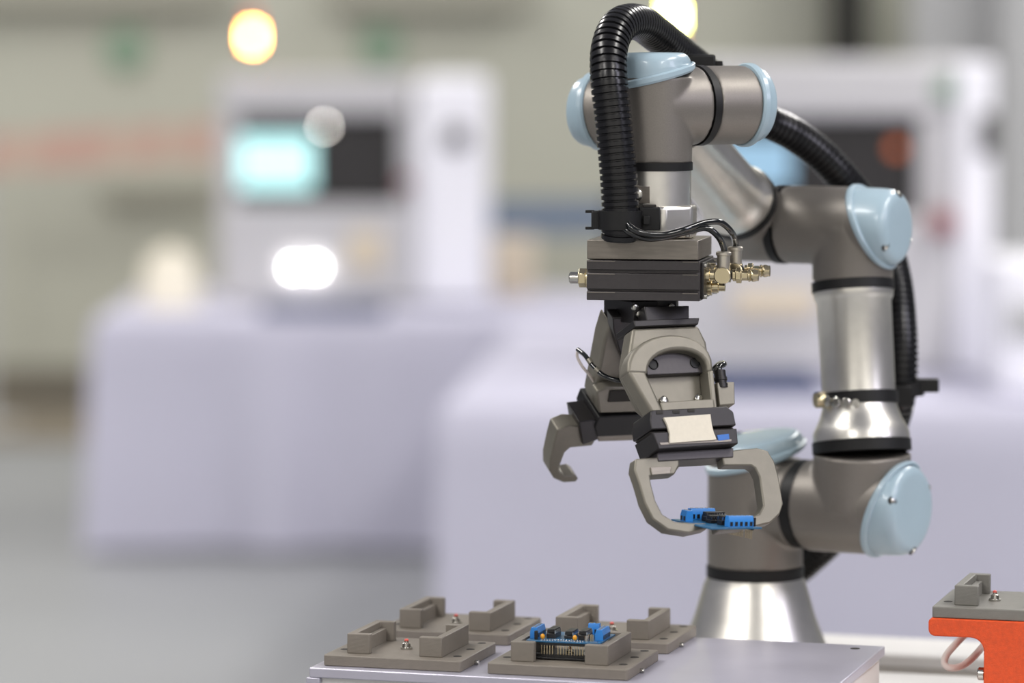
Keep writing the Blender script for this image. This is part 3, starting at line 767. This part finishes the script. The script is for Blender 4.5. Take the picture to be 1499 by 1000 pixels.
# hose clip at the upper arm tube and on the wrist
c = P(1324, 568, 3.655); k2 = MB().rev([(-.007, hr), (-.007, hr + .003), (.007, hr + .003), (.007, hr)], axis_frame(c, (0, 0, 1)), 32, c0=False, c1=False).build('hose_clip', M['rubber'], rt)
m = MB(); m.box((c.x + .021, c.y - .006, c.z + .003), (.024, .014, .013), Matrix.Identity(4)); m.build('clip_tab', M['rubber'], k2, bevel=.001)
m = MB(); m.box((c.x - .006, c.y - .020, c.z - .006), (.022, .012, .02)); m.build('clip_bracket', M['rubber'], k2, bevel=.001)
c = P(1026, 86, 3.46); m = MB(); m.box((c.x, c.y, c.z - .004), (.026, .030, .016)); k3 = m.build('hose_clip', M['rubber'], rt, bevel=.002)
m = MB(); m.box((c.x + .013, c.y, c.z - .006), (.014, .02, .008)); m.build('clip_tab', M['rubber'], k3, bevel=.001)
# air tubes
def airtube(pp, r=.0029, nm='air_tube', par=rt):
    return MB().tube(spline(pp, .002), r, 14).build(nm, M['blacktube'], par)
airtube([e1 + V((0, 0, -.003)), e1 + V((0, 0, .004)), P(1051, 346, 3.335), P(1034, 334, 3.332), P(1012, 338, 3.330), P(975, 347, 3.322), P(945, 349, 3.316), P(922, 340, 3.312), P(912, 332, 3.318), P(910, 325, 3.335)])
airtube([e2 + V((0, 0, -.003)), e2 + V((0, 0, .004)), P(1071, 340, 3.358), P(1055, 326, 3.346), P(1033, 326, 3.336), P(1005, 335, 3.322), P(975, 343, 3.315), P(948, 343, 3.309), P(928, 336, 3.308), P(918, 326, 3.315), P(915, 318, 3.335)])

# ---------------------------------------------------------------- double gripper under the rotary cylinder
GY = R(28)
Gx = V((cos(GY), sin(GY), 0)); Gy = V((-sin(GY), cos(GY), 0))
def pz2(py, Y=3.36): return P(950, py, Y).z
HB = frame((X0, Y0, 0), Gx, Gy, (0, 0, 1))
hub = MB().cyl(V((X0 - .004, Y0, zc(435.5))), V((X0 - .004, Y0, zc(448))), .028, n=40).build('gripper_hub', M['black'], rt)
m = MB(); m.box((-.012, .002, (zc(437) + zc(470)) / 2), (.046, .055, zc(437) - zc(470)), HB); bk = m.build('gripper_bracket', M['black'], rt, bevel=.001)
for x, p in ((-.034, 446), (-.030, 456), (.004, 447), (.002, 460)):
    c = HB @ V((x, -.0255, zc(p))); MB().rev([(0, .0032), (.003, .0032), (.0035, .0018)], axis_frame(c, -Gy), 12).build('bracket_screw', M['steel'], bk)

def unit_frame(o, alpha, side):
    """side -1: leans towards the camera, +1: leans away; local x = jaw direction, y = down the unit, z = outward normal"""
    v = Gy * side
    D = V((0, 0, -1)) * cos(alpha) + v * sin(alpha)
    Nn = V((0, 0, 1)) * sin(alpha) + v * cos(alpha)
    return frame(o, Gx, D, Nn)
def tracer(F, off):
    o = F @ V((0, 0, off)); n = F.to_3x3() @ V((0, 0, 1)); f = onplane(o, n); iv = F.inverted()
    return lambda px, py: (lambda q: (q.x, q.y))(iv @ f(px, py))
def ext(m, F, off, pts, z0, z1):
    tr = tracer(F, off); return m.prism([tr(*p) for p in pts], z0, z1, F)

# front unit
FO1 = P(972, 476, 3.335)
A1 = unit_frame(FO1, R(24), -1)
m = MB(); ext(m, A1, 0, [(946, 446), (1012, 445), (1012, 468), (950, 470)], -.030, -.004); m.build('mount_block', M['black'], rt, bevel=.001)
m = MB(); ext(m, A1, 0, [(926, 470), (1023, 466), (1021, 476), (928, 480)], -.034, .002); m.build('mount_flange', M['black'], rt, bevel=.001)
# body slab
m = MB(); ext(m, A1, .0, [(927, 480), (1023, 476), (1035, 500), (1051, 600), (958, 606), (944, 594), (920, 545), (919, 530)], -.020, -.0005)
body = m.build('gripper_body', M['alu2'], rt, bevel=.003, seg=3)
# arch with side legs
def archpts(off, x0, x1, yb_, yt, n=14, rev=False):
    tr = tracer(A1, off); p = []
    for k in range(n + 1):
        t = pi - pi * k / n; sx = cos(t); sy = sin(t) ** .8
        p.append(tr((x0 + x1) / 2 + (x1 - x0) / 2 * sx, yb_ + (yt - yb_) * sy - 1.5 * sx))
    return p[::-1] if rev else p
m = MB(); m.prism(archpts(.016, 918, 1044, 545, 490) + archpts(.016, 948, 1036, 547, 512, rev=True), -.0006, .017, A1); m.build('arch', M['alu2'], body, bevel=.0032, seg=3)
m = MB(); ext(m, A1, .016, [(918, 543), (944, 543), (972, 604), (954, 606)], -.0006, .017); m.build('side_leg', M['alu2'], body, bevel=.003, seg=3)
m = MB(); ext(m, A1, .016, [(1036, 543), (1044, 542), (1050, 600), (1042, 602)], -.0006, .017); m.build('side_leg', M['alu2'], body, bevel=.0015)
m = MB(); ext(m, A1, .016, [(966, 589), (1046, 584), (1048, 600), (970, 606)], -.0006, .017); m.build('cross_bar', M['alu2'], body, bevel=.0012)
m = MB(); ext(m, A1, .008, [(944, 520), (960, 512), (985, 508), (1012, 510), (1032, 516), (1038, 545), (948, 549)], -.001, .007); hb_ = m.build('inner_web', M['darkgrey'], body, bevel=.001)
for p in ((957, 533), (1018, 531)):
    q = tracer(A1, .008)(*p); c = A1 @ V((q[0], q[1], .0065)); nn = A1.to_3x3() @ V((0, 0, 1))
    MB().rev([(0, .0050), (.0015, .0050), (.0017, .0042), (.0006, .0040)], axis_frame(c, nn), 20).build('socket_screw', M['rubber'], hb_)
for p in ((974, 585), (1025, 582)):
    q = tracer(A1, .004)(*p); c = A1 @ V((q[0], q[1], -.0006)); nn = A1.to_3x3() @ V((0, 0, 1))
    MB().rev([(0, .0042), (.003, .0042), (.004, .003), (.0042, .001)], axis_frame(c, nn), 16).build('body_screw', M['steel'], body)
# side air port of the front unit
q = tracer(A1, -.01)(1056, 585)
m = MB(); ext(m, A1, -.008, [(1040, 566), (1066, 565), (1067, 598), (1044, 600)], -.016, .004); pt = m.build('air_port', M['alu2'], rt, bevel=.001)
pa = P(1056, 566, 3.335); pb = P(1053, 540, 3.340)
MB().rev([(0, .0062), (.004, .0062), (.0042, .0054), (.007, .0054), (.0072, .0062), (.010, .0062), (.0102, .0054), (.0165, .0054)], axis_frame(pa - (pb - pa) * .1, pb - pa), 18).build('push_collar', M['black'], pt)
airtube([pb - (pb - pa) * .3, pb + (pb - pa) * .1, P(1060, 533, 3.35), P(1052, 534, 3.375), P(1036, 550, 3.39), P(1020, 560, 3.395)], .0028, 'air_tube', pt)
# jaw body
m = MB(); ext(m, A1, .010, [(946, 606), (1056, 600), (1066, 608), (1070, 628), (946, 634), (944, 620)], -.016, .020); jb = m.build('jaw_housing', M['black'], rt, bevel=.001)
m = MB(); ext(m, A1, .010, [(948, 635), (1069, 629), (1070, 632), (951, 638)], -.014, .015); m.build('jaw_slot', M['hole'], jb, smooth=0)
m = MB(); ext(m, A1, .010, [(948, 638), (1071, 632), (1073, 655), (957, 663)], -.016, .020); m.build('jaw_housing_lower', M['black'], jb, bevel=.001)
for p in ((966, 603), (990, 602), (1012, 600)):
    m = MB(); ext(m, A1, .0205, [(p[0] - 5, p[1] - 1), (p[0] + 5, p[1] - 1), (p[0] + 5, p[1] + 3), (p[0] - 5, p[1] + 3)], .0198, .0206); m.build('housing_screw', M['hole'], jb, smooth=0)
m = MB(); ext(m, A1, .021, [(971, 612), (1039, 607), (1041, 622), (1044, 634), (1048, 644), (980, 649), (980, 635), (976, 622)], .0200, .0222); m.build('paper_label', M['label'], jb, smooth=0)
m = MB(); ext(m, A1, .021, [(1050, 637), (1067, 635), (1068, 643), (1052, 645)], .0195, .0208); m.build('blue_label', M['bluelabel'], jb, smooth=0)
m = MB(); ext(m, A1, .021, [(966, 648), (1071, 643), (1071, 646), (968, 651)], .0195, .0206); m.build('front_strip', M['plate'], jb, smooth=0)
# guide rail and fingers
m = MB(); ext(m, A1, .005, [(958, 664), (1070, 658), (1070, 672), (960, 678)], -.012, .010); rl = m.build('guide_rail', M['darkgrey'], rt, bevel=.0008)
fl_ = [(927, 674), (990, 670), (991, 683), (984, 697), (948, 700), (950, 712), (956, 735), (966, 755), (984, 766), (1010, 768), (1030, 768), (1032, 777), (1005, 783), (974, 778), (952, 762), (940, 738), (932, 710), (925, 690)]
m = MB(); ext(m, A1, .004, fl_, -.004, .009); m.build('finger', M['alu2'], rt, bevel=.0014)
m = MB(); ext(m, A1, .010, [(952, 684), (983, 683), (981, 694), (954, 696)], .0085, .0108); m.build('finger_pad', M['plate'], rt.children[-1], bevel=.0006)
fr_ = [(1052, 663), (1105, 658), (1120, 662), (1130, 678), (1136, 700), (1143, 740), (1138, 755), (1124, 768), (1090, 776), (1048, 780), (1046, 772), (1085, 762), (1108, 755), (1114, 742), (1108, 700), (1102, 688), (1096, 684), (1056, 684)]
m = MB(); ext(m, A1, .004, fr_, -.004, .009); m.build('finger', M['alu2'], rt, bevel=.0014)

# rear unit leaning away to the left
FO2 = P(918, 462, 3.385)
A2 = unit_frame(FO2, R(34), 1)
m = MB(); ext(m, A2, 0, [(888, 452), (948, 450), (958, 560), (920, 552), (898, 500), (889, 470)], -.014, .0); m.build('rear_mount_plate', M['black'], rt, bevel=.001)
m = MB(); ext(m, A2, 0, [(893, 470), (897, 480), (920, 545), (952, 560), (955, 594), (872, 598), (868, 585), (884, 500)], -.001, .022); rb = m.build('gripper_body', M['alu2'], rt, bevel=.003, seg=3)
m = MB(); ext(m, A2, -.004, [(868, 566), (884, 560), (940, 560), (942, 596), (872, 598)], -.012, -.0005); m.build('rear_cross_bar', M['alu2'], rb, bevel=.002)
m = MB(); ext(m, A2, -.0125, [(893, 572), (936, 570), (938, 586), (890, 588)], -.0135, -.0118); m.build('rear_window', M['hole'], rb, smooth=0)
m = MB(); ext(m, A2, 0, [(868, 597), (955, 594), (958, 622), (866, 626), (862, 612)], -.014, .030); jb2 = m.build('jaw_housing', M['rubber'], rt, bevel=.001)
m = MB(); ext(m, A2, 0, [(868, 627), (955, 623), (955, 634), (870, 637)], -.010, .020); m.build('guide_rail', M['plate'], rt, bevel=.0008)
m = MB(); ext(m, A2, 0, [(840, 606), (866, 603), (868, 632), (846, 640)], -.012, .018); m.build('jaw_carriage', M['black'], rt, bevel=.001)
fb = [(811, 622), (828, 615), (862, 617), (868, 634), (862, 645), (830, 648), (822, 655), (814, 676), (814, 684), (821, 690), (836, 688), (842, 693), (838, 698), (820, 699), (806, 693), (800, 683), (800, 668), (806, 640)]
m = MB(); ext(m, A2, 0, fb, -.008, .010); m.build('finger', M['alu2'], rt, bevel=.0014)
m = MB(); ext(m, A2, 0, [(935, 634), (980, 632), (984, 645), (990, 676), (982, 684), (960, 684), (958, 678), (976, 674), (970, 652), (936, 648)], -.008, .010); m.build('finger', M['alu2'], rt, bevel=.0014)
# thin cable looping out of the rear unit
airtube([P(846, 512, 3.40), P(856, 520, 3.385), P(868, 536, 3.37), P(884, 550, 3.36), P(905, 557, 3.355), P(922, 557, 3.36), P(935, 555, 3.37)], .0022, 'sensor_cable')
m = MB(); m.tube(spline([P(846, 512, 3.40), P(845, 522, 3.405), P(852, 536, 3.41), P(862, 548, 3.42), P(872, 562, 3.43), P(880, 570, 3.44)], .002), .0014, 10); m.build('thin_wire', M['cablew'], rt)
for p, q in (((862, 527, 3.376), (866, 533, 3.372)), ((872, 540, 3.366), (877, 545, 3.3635))):
    MB().cyl(P(*p), P(*q), .0027, n=12).build('cable_sleeve', M['alu2'], rt)

# held circuit board
cen = A1 @ V((*tracer(A1, .001)(1042, 766), .001))
brd2.location = cen + V((.004, 0, -.0015)); brd2.rotation_euler = (R(3), R(0), GY + R(90))
